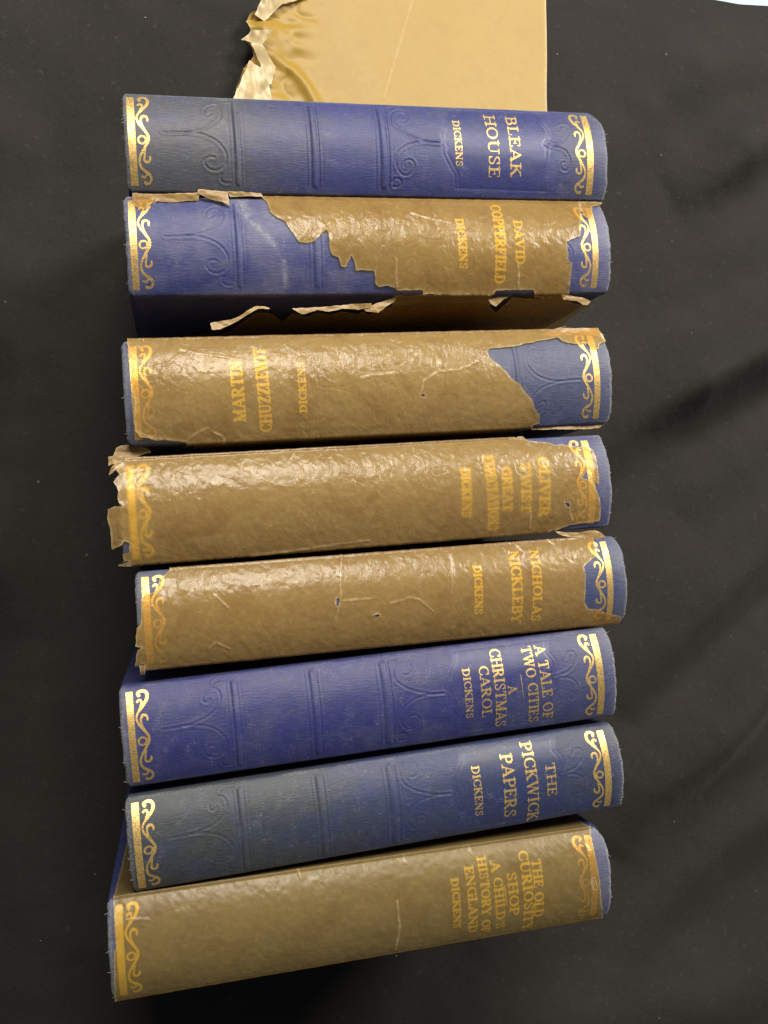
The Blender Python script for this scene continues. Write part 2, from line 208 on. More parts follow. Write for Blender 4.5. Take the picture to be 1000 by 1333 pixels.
def paper_mat(name, tan, light, opac, tint, rough=0.3, crumple=1.0, mott=1.0):
    """brittle browned glassine: part see-through, glossy, crinkled"""
    t = NT(name); mm = t.attr('mm', 'Vector')
    n1 = t.noise(mm, 0.09, 5, 0.6); n2 = t.noise(mm, 0.55, 5, 0.65); n3 = t.noise(mm, 0.22, 4, 0.6, 1.2)
    col = t.mix(t.ramp(n1, 0.32, 0.68), tan, tuple(c*(1-0.32*mott) for c in tan))
    col = t.mix(t.ramp(n2, 0.5, 0.75, 0, 0.45*mott), col, light)
    col = t.mix(t.math('MULTIPLY', t.ramp(t.noise(mm, 0.07, 4, 0.62, 0.6), 0.48, 0.68), 0.6*mott), col, (tan[0]*0.62, tan[1]*0.50, tan[2]*0.42))
    edge = t.attr('edge'); cr = t.attr('crease')
    pale = t.math('MAXIMUM', t.math('MULTIPLY', edge, t.ramp(n2, 0.3, 0.6, 0.3, 1.0)), t.math('MULTIPLY', cr, t.ramp(n2, 0.35, 0.6, 0.15, 0.9)))
    col = t.mix(t.math('MULTIPLY', pale, 0.75), col, (0.62, 0.52, 0.32))
    dents = t.bump(t.noise(mm, 0.16, 2, 0.45, 0.5), 0.20*crumple, 0.0012)
    ed = t.n('ShaderNodeTexVoronoi', {'Vector': t.n('ShaderNodeVectorMath', {0: mm, 1: t.n('ShaderNodeVectorMath', {0: t.n('ShaderNodeTexNoise', {'Vector': mm, 'Scale': 0.25, 'Detail': 3.0}).outputs[1], 1: (5, 5, 0)}, operation='MULTIPLY').outputs[0]}, operation='ADD').outputs[0], 'Scale': 0.17}, feature='DISTANCE_TO_EDGE').outputs['Distance']
    dents = t.bump(t.ramp(ed, 0.0, 0.10, 1, 0), 0.09*crumple, 0.0004, dents)
    loc = t.ramp(t.noise(mm, 0.05, 3, 0.5), 0.46, 0.64, 0.03, 1.0)
    st_ = t.math('MULTIPLY', t.noise(mm, 1.0, 3, 0.5, 0.8, (0.62, 0.26, 1)), loc)
    b = t.bump(st_, 0.33*crumple, 0.0010, dents)
    b = t.bump(t.noise(mm, 2.0, 2, 0.5), 0.03, 0.0002, b)
    p = t.n('ShaderNodeBsdfPrincipled', {'Base Color': col, 'Roughness': t.ramp(n3, 0.3, 0.7, rough-0.06*min(1, mott), rough+0.12*min(1, mott)), 'IOR': 1.65, 'Normal': b})
    tr = t.n('ShaderNodeBsdfTransparent', {'Color': (*tint, 1)})
    op = t.math('MINIMUM', t.math('ADD', t.ramp(n1, 0.3, 0.7, opac-0.07*mott, opac+0.07*mott), t.math('MULTIPLY', pale, 0.4)), 1)
    mx = t.n('ShaderNodeMixShader', {0: op, 1: tr.outputs[0], 2: p.outputs[0]})
    return t.done(mx.outputs[0])
def simple_mat(name, col, rough=0.8, nscale=400, var=0.3, bump=0.3):
    t = NT(name); co = t.n('ShaderNodeTexCoord').outputs['Object']
    n = t.noise(co, nscale, 4)
    c = t.mix(t.ramp(n, 0.3, 0.7), col, tuple(x*(1-var) for x in col))
    p = t.n('ShaderNodeBsdfPrincipled', {'Base Color': c, 'Roughness': rough, 'Normal': t.bump(n, bump, 0.0003)})
    return t.done(p.outputs[0])

M_PAGES = simple_mat('page_paper', (0.55, 0.46, 0.30), 0.8, 900)
M_THREAD = simple_mat('frayed_thread', (0.42, 0.43, 0.46), 0.9)
M_GOLD = gold_mat('gilt', (0.88, 0.61, 0.22), 0.65, 0.40)
M_GOLDU = gold_mat('gilt_under_paper', (1.0, 0.82, 0.06), 0.25, 0.42, True)

# ------------------------------------------------------------------ serif capitals (strokes in a unit cap height)
TK, TN = 0.115, 0.055
def ell(cx, cy, rx, ry, a0, a1, n=14):
    return [(cx+rx*math.cos(math.radians(a0+(a1-a0)*i/n)), cy+ry*math.sin(math.radians(a0+(a1-a0)*i/n))) for i in range(n+1)]
def bowl(pts, cx, rx):
    return (pts, [TN+(TK-TN)*min(1, abs(x-cx)/rx)**1.6 for x, y in pts])
def st(x0, y0, x1, y1, h): return ([(x0, y0), (x1, y1)], [h, h])
def sf(x, y, l=0.13): return st(x-l, y+(TN if y < 0.5 else -TN), x+l, y+(TN if y < 0.5 else -TN), TN)
def stem(x, y0=0.0, y1=1.0): return [st(x, y0+0.04, x, y1-0.04, TK), sf(x, y0, 0.17), sf(x, y1, 0.17)]
GL = {
 'A': (0.80, [st(0.10, 0.03, 0.40, 0.97, TN), st(0.40, 0.94, 0.70, 0.04, TK), st(0.21, 0.33, 0.60, 0.33, TN), sf(0.10, 0), sf(0.70, 0, 0.15)]),
 'B': (0.68, stem(0.16)+[bowl([(0.16, 0.965), (0.34, 0.965)]+ell(0.34, 0.745, 0.20, 0.22, 90, -90)+[(0.16, 0.525)], 0.30, 0.24), bowl([(0.16, 0.525), (0.36, 0.525)]+ell(0.36, 0.28, 0.24, 0.245, 90, -90)+[(0.16, 0.035)], 0.30, 0.30)]),
 'C': (0.72, [bowl(ell(0.42, 0.5, 0.34, 0.465, 48, 312, 26), 0.42, 0.34), st(0.65, 0.97, 0.65, 0.70, TN), st(0.65, 0.30, 0.65, 0.12, TN)]),
 'D': (0.78, stem(0.16)+[bowl([(0.16, 0.965), (0.34, 0.965)]+ell(0.34, 0.5, 0.34, 0.465, 90, -90, 22)+[(0.16, 0.035)], 0.34, 0.34)]),
 'E': (0.64, stem(0.16)+[st(0.16, 0.965, 0.55, 0.965, TN), st(0.16, 0.52, 0.42, 0.52, TN), st(0.16, 0.035, 0.58, 0.035, TN), st(0.555, 0.95, 0.555, 0.78, TN), st(0.42, 0.62, 0.42, 0.42, TN), st(0.59, 0.04, 0.59, 0.24, TN)]),
 'F': (0.60, stem(0.16)+[st(0.16, 0.965, 0.54, 0.965, TN), st(0.16, 0.50, 0.42, 0.50, TN), st(0.545, 0.95, 0.545, 0.76, TN), st(0.42, 0.60, 0.42, 0.40, TN)]),
 'G': (0.78, [bowl(ell(0.42, 0.5, 0.34, 0.465, 48, 300, 26), 0.42, 0.34), st(0.65, 0.97, 0.65, 0.72, TN), st(0.65, 0.06, 0.65, 0.42, TK), sf(0.65, 0.44, 0.13)]),
 'H': (0.84, stem(0.16)+stem(0.68)+[st(0.16, 0.5, 0.68, 0.5, TN)]),
 'I': (0.36, stem(0.18)),
 'K': (0.78, stem(0.16)+[st(0.16, 0.42, 0.60, 0.96, TN), st(0.32, 0.58, 0.66, 0.05, TK), sf(0.60, 1, 0.12), sf(0.66, 0, 0.13)]),
 'L': (0.62, stem(0.16)+[st(0.16, 0.035, 0.56, 0.035, TN), st(0.57, 0.04, 0.57, 0.28, TN)]),
 'M': (0.96, [st(0.14, 0.04, 0.16, 0.96, TN), st(0.17, 0.95, 0.48, 0.06, TK), st(0.48, 0.06, 0.78, 0.96, TN), st(0.80, 0.04, 0.80, 0.96, TK), sf(0.14, 0), sf(0.80, 0, 0.16), sf(0.12, 1, 0.08), sf(0.84, 1, 0.1)]),
 'N': (0.84, [st(0.14, 0.04, 0.14, 0.96, TN), st(0.15, 0.94, 0.68, 0.06, TK), st(0.68, 0.04, 0.68, 0.96, TN), sf(0.14, 0), sf(0.68, 1), sf(0.11, 1, 0.08)]),
 'O': (0.82, [bowl(ell(0.41, 0.5, 0.33, 0.465, 0, 360, 32), 0.41, 0.33)]),
 'P': (0.64, stem(0.16)+[bowl([(0.16, 0.965), (0.34, 0.965)]+ell(0.34, 0.715, 0.23, 0.25, 90, -90)+[(0.16, 0.465)], 0.32, 0.25)]),
 'R': (0.76, stem(0.16)+[bowl([(0.16, 0.965), (0.34, 0.965)]+ell(0.34, 0.725, 0.22, 0.24, 90, -90)+[(0.16, 0.485)], 0.32, 0.24), st(0.36, 0.47, 0.64, 0.04, TK), sf(0.66, 0, 0.1)]),
 'S': (0.58, [bowl(list(map(tuple, smooth([(0.47, 0.80), (0.40, 0.93), (0.28, 0.965), (0.14, 0.90), (0.11, 0.75), (0.20, 0.60), (0.36, 0.48), (0.47, 0.34), (0.47, 0.16), (0.36, 0.05), (0.24, 0.035), (0.13, 0.10), (0.09, 0.22)], 4))), 0.29, 0.4), st(0.47, 0.97, 0.47, 0.72, TN), st(0.095, 0.03, 0.095, 0.28, TN)]),
 'T': (0.72, [st(0.36, 0.04, 0.36, 0.95, TK), sf(0.36, 0, 0.17), st(0.06, 0.965, 0.66, 0.965, TN), st(0.06, 0.96, 0.06, 0.76, TN), st(0.66, 0.96, 0.66, 0.76, TN)]),
 'U': (0.82, [st(0.16, 0.96, 0.16, 0.32, TK), bowl(ell(0.41, 0.32, 0.25, 0.285, 180, 360, 16), 0.60, 0.46), st(0.66, 0.32, 0.66, 0.96, TN), sf(0.16, 1, 0.16), sf(0.66, 1)]),
 'V': (0.80, [st(0.11, 0.96, 0.41, 0.06, TK), st(0.41, 0.05, 0.69, 0.96, TN), sf(0.11, 1, 0.15), sf(0.69, 1)]),
 'W': (1.12, [st(0.11, 0.96, 0.35, 0.06, TK), st(0.35, 0.05, 0.56, 0.93, TN), st(0.56, 0.93, 0.79, 0.06, TK), st(0.79, 0.05, 1.00, 0.96, TN), sf(0.11, 1, 0.15), sf(0.56, 1, 0.1), sf(1.00, 1)]),
 'X': (0.78, [st(0.14, 0.95, 0.64, 0.05, TK), st(0.14, 0.05, 0.62, 0.95, TN), sf(0.14, 1, 0.15), sf(0.64, 0, 0.15), sf(0.14, 0), sf(0.62, 1)]),
 'Y': (0.76, [st(0.38, 0.04, 0.38, 0.46, TK), st(0.10, 0.96, 0.38, 0.46, TK), st(0.38, 0.46, 0.66, 0.96, TN), sf(0.38, 0, 0.17), sf(0.10, 1), sf(0.66, 1)]),
 'Z': (0.68, [st(0.10, 0.965, 0.58, 0.965, TN), st(0.56, 0.93, 0.12, 0.07, TK), st(0.10, 0.035, 0.60, 0.035, TN), st(0.10, 0.96, 0.10, 0.78, TN), st(0.60, 0.04, 0.60, 0.24, TN)]),
 "'": (0.22, [([(0.11, 0.95), (0.11, 0.72)], [0.075, 0.03])]),
 ' ': (0.34, []),
 '-': (1.0, [st(0.0, 0.5, 1.0, 0.5, 0.5)]),
}
def text_strokes(s, a, e, cap):
    """strokes of the line in (u, v) mm, running from a to e along the middle of the capitals"""
    a = np.array(a); e = np.array(e); dr = (e-a); ln = np.hypot(*dr); dr = dr/ln; up = np.array([dr[1], -dr[0]])
    gap = 0.0 if s == '-' else 0.07
    tot = sum(GL[c][0] for c in s)+gap*(len(s)-1); k = ln/tot; x = 0; out = []
    wgt = cap*min(1.0, 0.66+0.34*k/cap)*(1.18 if s == 'DICKENS' else 1.0) if s != '-' else cap
    for c in s:
        for pts, hw in GL[c][1]:
            q = [a+dr*((x+px)*k)+up*((py-0.5)*cap) for px, py in pts]
            out.append(([tuple(p) for p in q], [h*wgt for h in hw]))
        x += GL[c][0]+gap
    return out

# gilt vine beside the bar: traced once, in bar lengths (t) and mm out from the bar (s)
VINE = [
 [(345,135,20),(335,105,20),(365,82,18),(410,85,20),(440,125,20),(440,180,20),(415,235,18),(375,290,17),(335,350,12),(322,410,12),(345,470,14),(390,530,15),(430,580,16),(460,630,16),(462,690,18),(440,740,16),(410,800,16),(375,870,14),(365,940,14),(390,1010,16),(440,1050,19),(490,1090,18),(505,1140,14),(480,1180,16),(440,1185,20),(425,1165,10)],
 [(330,210,14),(350,190,14),(375,205,14),(375,250,12),(355,300,10)],
 [(448,440,9),(445,400,14),(415,375,16),(385,385,16),(372,430,12),(385,490,12),(420,560,12)],
 [(390+45*math.cos(a*math.pi/8), 680+45*math.sin(a*math.pi/8), 12) for a in range(17)],
 [(485,875,9),(488,910,14),(460,940,16),(425,930,14),(420,880,12),(430,800,10)],
 [(395,1105,15),(425,1115,13),(455,1080,10)]]
def vine(ubar, side, v0, v1):
    out = []
    for s in VINE:
        q = [((x-275-0.07*(y-75))*0.030, (y-75)/1140, h*0.030) for x, y, h in s]
        sm = smooth(q, 3)
        out.append(([(ubar+side*p[0], v0+(v1-v0)*p[1]) for p in sm], [p[2] for p in sm]))
    return out

# ------------------------------------------------------------------ book section: v runs over the back cover, the rounded spine, the front cover
class Section:
    def __init__(s, W):
        s.W = W; r = (W*W/4+S*S)/(2*S); al = math.asin(W/2/r); s.A = 2*r*al; zc = S-r
        v = np.arange(-150, s.A+150, 0.1)
        th = al-v/r
        y = np.where(v < 0, W/2, np.where(v > s.A, -W/2, r*np.sin(th)))
        z = np.where(v < 0, v, np.where(v > s.A, s.A-v, zc+r*np.cos(th)))
        k = np.exp(-(np.arange(-25, 26)/9.0)**2); k /= k.sum()
        pad = lambda q: np.convolve(np.pad(q, 25, mode='edge'), k, 'valid')
        y2, z2 = pad(y), pad(z)
        dy, dz = np.gradient(y2), np.gradient(z2); n = np.hypot(dy, dz)
        s.v, s.y, s.z, s.ny, s.nz = v, y2, z2, -dz/n, dy/n
        s.ny, s.nz = np.where(True, -dz/n, 0), np.where(True, dy/n, 0)
        if s.nz[len(v)//2] < 0: s.ny, s.nz = -s.ny, -s.nz
    def at(s, u, v, off=0.0):
        f = lambda q: np.interp(v, s.v, q)
        return np.stack([u-L/2, f(s.y)+f(s.ny)*off, Z0+f(s.z)+f(s.nz)*off], 1)

def emboss(U, V, A, flip):
    """blind-stamped bands, scrolls and title panel: height in mm, and the plain (unribbed) panel"""
    if flip: U, V = L-U, A-V
    E = DATA['emboss']; h = np.zeros(U.shape)
    b = [[(p[0], p[1]*A) for p in q] for q in E['bands']]
    for i in (0, 2, 4):
        l, r = b[i], b[i+1]; v0, v1 = A*0.08, A*0.92
        ul, ur = sum(p[0] for p in l)/2, sum(p[0] for p in r)/2
        c = (ul+ur)/2; hwid = (ur-ul)/2
        win = 1/(1+np.exp(-(V-v0)/0.25))/(1+np.exp((V-v1)/0.25))
        d = np.abs(U-c)
        prof = 0.42*np.exp(-((U-c)/(hwid*0.45))**4) - 0.30*np.exp(-((d-hwid*0.78)/0.32)**2) + 0.20*np.exp(-((d-hwid*1.10)/0.35)**2) - 0.20*np.exp(-((d-hwid*1.42)/0.30)**2)
        h += prof*win
    def line(pts, deep, wid):
        p = smooth([(q[0], q[1]*A) for q in pts], 3)
        bb = (p[:, 0].min()-3, p[:, 0].max()+3)
        m_ = (U > bb[0]) & (U < bb[1])
        d = seg_dist(U[m_], V[m_], [tuple(x) for x in p])
        h[m_] += -deep*np.exp(-(d/wid)**2)+deep*0.8*np.exp(-((d-wid*2.0)/(wid*0.9))**2)
    for k in ('tree_l', 'tree_r', 'tree_s'):
        for s in E[k]: line(s, 0.20, 0.36)
    for s in E['cart']+E['cart2']:
        p = [(q[0], q[1]*A) for q in s]
        d = seg_dist(U, V, p); h += -0.16*np.exp(-(d/0.32)**2)
    loop = E['cart'][0]+[E['cart'][3][i] for i in range(len(E['cart'][3])-1, -1, -1)]
    sd = poly_sdf(U, V, [(q[0], q[1]*A) for q in loop])
    return h, 1/(1+np.exp(-sd/0.25))

def bent(sec, P, off, extra=None):
    return sec.at(P[:, 0], P[:, 1], off)

def gilt_piece(name, sec, strokes, parent, soft, label=None, step=0.11, seed=0):
    pts = np.array([p for s, h in strokes for p in s]); mh = max(max(h) for s, h in strokes)
    pad = mh+(soft or 0)+0.3
    us = np.arange(pts[:, 0].min()-pad, pts[:, 0].max()+pad, step); vs = np.arange(pts[:, 1].min()-pad, pts[:, 1].max()+pad, step)
    U, V = np.meshgrid(us, vs, indexing='ij'); F = np.full(U.shape, -9.0)
    for s, h in strokes:
        sp = np.array(s); q = max(h)+pad
        i0, i1 = np.searchsorted(us, [sp[:, 0].min()-q, sp[:, 0].max()+q]); j0, j1 = np.searchsorted(vs, [sp[:, 1].min()-q, sp[:, 1].max()+q])
        F[i0:i1, j0:j1] = np.maximum(F[i0:i1, j0:j1], seg_dist(U[i0:i1, j0:j1], V[i0:i1, j0:j1], s, hw=h))
    F0 = F.copy()
    if soft: F = F+soft
    else: F = F+0.03*fbm(U*2.2, V*2.2, 3+seed, 2)
    P, T = clip_grid(us, vs, F)
    at = {'mm': np.stack([P[:, 0], P[:, 1], np.full(len(P), seed*13.0)], 1)}
    if soft:
        x = np.clip(P[:, 2]/(2*soft), 0, 1); at['alpha'] = x*x*(3-2*x)
    o = make_mesh(name, sec.at(P[:, 0], P[:, 1], 0.09), T, M_GOLDU if soft else M_GOLD, parent, at)
    if label: o['label'] = label
    return o

def box_mesh(name, lo, hi, mat, parent, bev=0.6, attr=True):
    import bmesh
    bm = bmesh.new(); bmesh.ops.create_cube(bm, size=1)
    for v in bm.verts: v.co = Vector([lo[i]+(hi[i]-lo[i])*(v.co[i]+0.5) for i in range(3)])
    bmesh.ops.bevel(bm, geom=bm.edges[:], offset=bev, segments=2, affect='EDGES')
    co = np.array([v.co[:] for v in bm.verts]); fs = [[v.index for v in f.verts] for f in bm.faces]; bm.free()
    at = {'mm': np.stack([co[:, 0]+L/2, co[:, 2], co[:, 1]*0], 1), 'fade': np.zeros(len(co)), 'wear': np.zeros(len(co)), 'plain': np.zeros(len(co))}
    return make_mesh(name, co, fs, mat, parent, at, smooth_shade=False)

def tube(pts, rad, n=5):
    pts = np.array(pts, float); V = []; Fc = []
    for i, p in enumerate(pts):
        d = pts[min(i+1, len(pts)-1)]-pts[max(i-1, 0)]; d /= np.linalg.norm(d)+1e-9
        a = np.cross(d, [0.3, 0.2, 0.9]); a /= np.linalg.norm(a)+1e-9; b = np.cross(d, a)
        r = rad*(1 if i < len(pts)-1 else 0.4)
        for k in range(n):
            t = 2*math.pi*k/n; V.append(p+r*(math.cos(t)*a+math.sin(t)*b))
    for i in range(len(pts)-1):
        for k in range(n):
            Fc.append((i*n+k, i*n+(k+1) % n, (i+1)*n+(k+1) % n, (i+1)*n+k))
    return V, Fc

# per book: cloth colours, fade along u, gilt bar positions, round corner at the head, softness of gilding under paper
BLUE = (0.050, 0.062, 0.235)
BOOKS = {
 1: dict(base=(0.031, 0.038, 0.140), fade=(0.062, 0.065, 0.080), f=[(0, .95), (35, 1.0), (55, .4), (80, .05), (165, .05), (180, .5), (190, .45)], bl=(1.7, 4.3), br=(180.4, 183.2), head=5.0),
 2: dict(base=(0.031, 0.038, 0.137), fade=(0.150, 0.150, 0.200), f=[(0, .3), (8, .1), (40, .12), (52, .35), (60, .1), (175, .1), (190, .5)], bl=(1.8, 4.3), br=(181.4, 184.0), head=0.8),
 3: dict(base=(0.031, 0.042, 0.114), fade=(0.066, 0.074, 0.115), f=[(0, .5), (5, .6), (140, .35), (170, .45), (190, .45)], bl=(3.0, 5.7), br=(181.8, 184.4), head=0.8, flip=True),
 4: dict(base=(0.027, 0.035, 0.126), fade=(0.090, 0.100, 0.150), f=[(0, .3), (170, .2), (190, .4)], bl=(3.2, 6.0), br=(179.6, 182.6), head=0.8),
 5: dict(base=(0.027, 0.038, 0.123), fade=(0.070, 0.080, 0.110), f=[(0, .9), (12, .6), (165, .2), (190, .5)], bl=(2.6, 5.2), br=(181.0, 183.6), head=2.0),
 6: dict(base=(0.024, 0.028, 0.123), fade=(0.075, 0.085, 0.125), f=[(0, .9), (3, .5), (9, .05), (120, .1), (178, .35), (190, .45)], bl=(2.7, 5.1), br=(181.4, 184.2), head=0.9),
 7: dict(base=(0.024, 0.035, 0.106), fade=(0.036, 0.043, 0.048), f=[(0, .95), (50, .9), (75, .6), (95, .2), (150, .1), (180, .4), (190, .45)], bl=(2.4, 5.0), br=(181.6, 184.4), head=0.9),
 8: dict(base=(0.024, 0.032, 0.114), fade=(0.110, 0.115, 0.140), f=[(0, .5), (10, .4), (180, .5), (190, .45)], bl=(3.0, 5.6), br=(181.0, 183.8), head=3.0),
}
LABELS = {
 1: 'blue cloth book nearest the loose tan paper, bare spine faded grey towards its left end',
 2: 'blue book in half torn brown glassine, its left half bare blue cloth, wide gap below',
 3: 'book in crumpled glossy brown glassine with its title at the left end, reading upwards',
 4: 'brown glassine wrapped book with ragged paper sticking out past the left end of its spine',
 5: 'brown glassine wrapped book with small slits mid spine, beside the deep blue bare book',
 6: 'evenly deep blue bare cloth book with the longest gilt title, below the wrapped books',
 7: 'slate blue bare cloth book with dull grey left half, beside the deep blue one',
 8: 'book in smooth dull brown glassine, last in the row beside open black cloth',
}
SOFT = {2: 0.20, 3: 0.16, 4: 0.85, 5: 0.25, 8: 0.25}
TAN = {2: (0.707, 0.439, 0.144), 3: (0.758, 0.484, 0.181), 4: (0.707, 0.449, 0.162), 5: (0.669, 0.415, 0.152), 8: (0.415, 0.290, 0.114)}
CRUMPLE = {2: 1.0, 3: 1.25, 4: 1.1, 5: 0.8, 8: 0.45}

def make_book(i):
    x, y, ang, W = DATA['books'][i-1]; B = BOOKS[i]; sec = Section(W); A = sec.A
    root = bpy.data.objects.new('book', None); COL.objects.link(root)
    root.location = (x*MM, y*MM, 0); root.rotation_euler = (0, 0, math.radians(ang)); root.empty_display_size = 0.02
    tag(root, LABELS[i], 'book', 'hardback books of one set standing spine up in a row')
    cm = cloth_mat('book_cloth_%s' % i, B['base'], B['fade'])
    # spine
    us = np.concatenate([[0, 0.0001], np.arange(0.3, L-0.2, 0.42), [L-0.0001, L]]); vs = np.arange(-4, A+4.01, 0.42)
    U, V = np.meshgrid(us, vs, indexing='ij')
    h, plain = emboss(U, V, A, B.get('flip', False))
    h = h*{4: 0.1, 5: 0.1, 8: 0.1, 2: 0.75, 3: 0.75, 7: 0.55, 6: 0.65}.get(i, 1.0)
    # ragged, rounded ends
    vv = np.clip(V/A, 0, 1)
    endL = 0.9*(1-np.minimum(1, np.minimum(V+2, A+2-V).clip(0)/5))**2*2 + 0.30*fbm(V*0.22+i*9, V*0+3, 11, 3) + 0.3
    endR = B['head']*(1-np.clip(V/9, 0, 1))**2 + 0.6*(1-np.clip((A-V)/4, 0, 1))**2 + 0.45*fbm(V*0.25+i*5, V*0+8, 12, 3)
    Ue = U + np.where(U < 3, (1-U/3)*endL, 0) - np.where(U > L-12, (U-(L-12))/12*endR, 0)
    dl = np.minimum(U, L-U)
    h = h - 1.1*np.clip(1-dl/1.3, 0, 1)**2 + 0.12*fbm(U*0.05+i, V*0.12, 21+i, 3)
    off = h.copy(); off[0, :] = -3.0; off[-1, :] = -3.0
    wear = 1.2*np.clip(1.25-dl/1.2, 0, 1) + 0.42*np.clip(1-(L-U)/5.5, 0, 1)*(0.6+0.5*fbm(U*0.2, V*0.9, 39+i, 2)) + 0.2*np.clip(1-U/3, 0, 1) + 0.55*np.exp(-(np.minimum(np.abs(V-0.3), np.abs(V-A+0.3))/0.8)**2)*np.clip(fbm(U*0.08, V*0.1, 31+i)+0.35, 0, 1)
    if i == 2: wear = wear + 0.75*np.exp(-(seg_dist(U, V, [tuple(q) for q in DATA['scuff']])/np.interp(V, [0, 14, 40], [3.8, 1.2, 0.8]))**2)*np.clip(0.6+fbm(U*0.3, V*0.3, 37, 3), 0, 1)
    fu = np.interp(U, [p[0] for p in B['f']], [p[1] for p in B['f']])
    fade = np.clip(fu + 0.28*fbm(U*0.045+i*3, V*0.09, 41+i, 4), 0, 1)
    nu, nv = U.shape; idx = np.arange(nu*nv).reshape(nu, nv)
    F4 = np.stack([idx[:-1, :-1].ravel(), idx[:-1, 1:].ravel(), idx[1:, 1:].ravel(), idx[1:, :-1].ravel()], 1)
    make_mesh('spine', sec.at(Ue.ravel(), V.ravel(), off.ravel()), F4, cm, root,
              {'mm': np.stack([U.ravel(), V.ravel(), np.full(U.size, i*17.0)], 1), 'wear': wear.ravel(), 'fade': fade.ravel(), 'plain': plain.ravel()})
    # boards and page block
    for s in (1, -1):
        lo, hi = sorted((s*(W/2-0.25), s*(W/2-3.0)))
        box_mesh('cover_board', (-L/2+0.6, lo, 0), (L/2-1.2, hi, Z0-1.8), cm, root, 0.7)
    box_mesh('page_block', (-L/2+3.2, -W/2+3.05, 2), (L/2-4, W/2-3.05, Z0-1.2), M_PAGES, root, 1.0)
    # gilding
    wrapped = i in SOFT; soft = SOFT.get(i)
    v0, v1 = A*0.065, A*0.945
    for (a, b), side in ((B['bl'], 1), (B['br'], -1)):
        bare = not wrapped or i in (2, 3, 5) or (i in (4, 8) and side < 0)
        sb = None if bare else soft
        c = (a+b)/2; hw = (b-a)/2
        gilt_piece('gilt_bar', sec, [([(c, v0+hw), (c, v1-hw)], [hw, hw]), ([(a+0.3, v0+0.3), (b-0.3, v0+0.3)], [0.3, 0.3]), ([(a+0.3, v1-0.3), (b-0.3, v1-0.3)], [0.3, 0.3])] + [([(a+0.3, v0+0.3), (a+0.3, v1-0.3)], [0.3, 0.3]), ([(b-0.3, v0+0.3), (b-0.3, v1-0.3)], [0.3, 0.3])], root, sb, step=0.15, seed=i)
        gilt_piece('gilt_scroll', sec, vine(b if side > 0 else a, side, v0, v1), root, sb, seed=i)
    for s, u0, va, u1, vb, cap in DATA['titles'][str(i)]:
        nm = 'author_lettering' if s == 'DICKENS' else ('gilt_rule' if s == '-' else 'title_lettering')
        gilt_piece(nm, sec, [(q, [x*(1.12 if soft else 0.84) for x in h_]) for q, h_ in text_strokes(s, (u0, va), (u1, vb), cap)], root, soft, seed=i, step=0.10)
    # frayed threads at the two ends
    TV, TF = [], []
    for k in range(13):
        end = 1 if k < 8 else 0; v = random.uniform(0.3, A-0.3); u = (L-0.8-B['head']*max(0, 1-v/9)**2) if end else 0.7
        p = sec.at(np.array([u]), np.array([v]), -0.6)[0]; sg = 1 if end else -1
        ln = random.uniform(0.3, 1.5); d = np.array([sg*ln, random.uniform(-.7, .7)*ln, random.uniform(-.4, .5)*ln])
        vq, fq = tube([p, p+d*0.5+[0, 0, 0.15], p+d], random.uniform(0.05, 0.09), 4)
        TF += [tuple(q+len(TV) for q in f) for f in fq]; TV += vq
    tag(make_mesh('frayed_threads', TV, TF, M_THREAD, root), kind='stuff')
    # torn glassine jacket
    J = DATA['jackets'].get(str(i))
    if J:
        pm = paper_mat('glassine_%s' % i, TAN[i], tuple(min(1, c*1.35) for c in TAN[i]), 0.36, (0.98, 0.82, 0.36), 0.32 if i == 8 else 0.22, CRUMPLE[i])
        fm = paper_mat('torn_glassine_%s' % i, tuple(c*0.62 for c in TAN[i]), tuple(c*0.9 for c in TAN[i]), 0.8, (0.9, 0.7, 0.3), 0.45, 0.5)
        us = np.arange(-5.2, L+1, 0.5)
        vs = np.concatenate([np.arange(-131, -8, 3.0), np.arange(-8, -2, 0.5), np.arange(-2, 2, 0.2), np.arange(2, A+8, 0.5), np.arange(A+8, A+62, 0.8 if i == 2 else 3.0), np.arange(A+64, A+131, 5.0)])
        U, V = np.meshgrid(us, vs, indexing='ij')
        F = np.full(U.shape, -99.0)
        for p in J['pos']: F = np.maximum(F, poly_sdf(U, V, p))
        for p in J['neg']: F = np.minimum(F, -poly_sdf(U, V, p))
        F = F + 0.28*fbm(U*0.55+i*31, V*0.55, 51+i, 3)
        P, T = clip_grid(us, vs, F); u, v, f = P.T
        cr = np.zeros(len(P))
        for c in DATA['creases'].get(str(i), []):
            d = seg_dist(u, v, [tuple(q) for q in c]); cr = np.maximum(cr, np.exp(-(d/0.30)**2))
        wr = 0.11*np.abs(fbm(u*0.11+i*7, v*0.16, 61+i, 4))*CRUMPLE[i] + 0.10*fbm(u*0.5, v*0.5, 71+i, 2)
        lift = 0.9*np.exp(-f/0.9)*np.clip(fbm(u*0.12+i, v*0.12, 81+i, 3)+0.1, 0, 1)
        ridge = (0.75 if i in (4, 8) else 0.45)*np.exp(-(v/0.45)**2)+0.25*np.exp(-((v-A)/0.6)**2)
        side = np.clip(np.maximum(-v, v-A)/4, 0, 1)
        off = 0.36+(0.18 if i in (2, 3) else 0)+(wr+0.15)*(1-0.8*side)+lift*(1-side)*np.clip(v/2, 0, 1)+ridge*np.where(v < -0.5, 0.4, 1)-0.25*np.clip(-v/2, 0, 1)+0.25*cr+(2.2*np.clip((v-A-1)/5, 0, 1)*(0.8+0.6*fbm(u*0.04, v*0.02, 99, 2)) if i == 2 else 0)
        if i == 4: off = off - 0.9*np.clip(-u/4, 0, 1)
        o = make_mesh('glassine_jacket', sec.at(u, v, off), T, pm, root,
                  {'mm': np.stack([u, v, np.full(len(u), i*23.0)], 1), 'edge': np.exp(-np.maximum(f, 0)/0.28), 'crease': cr})
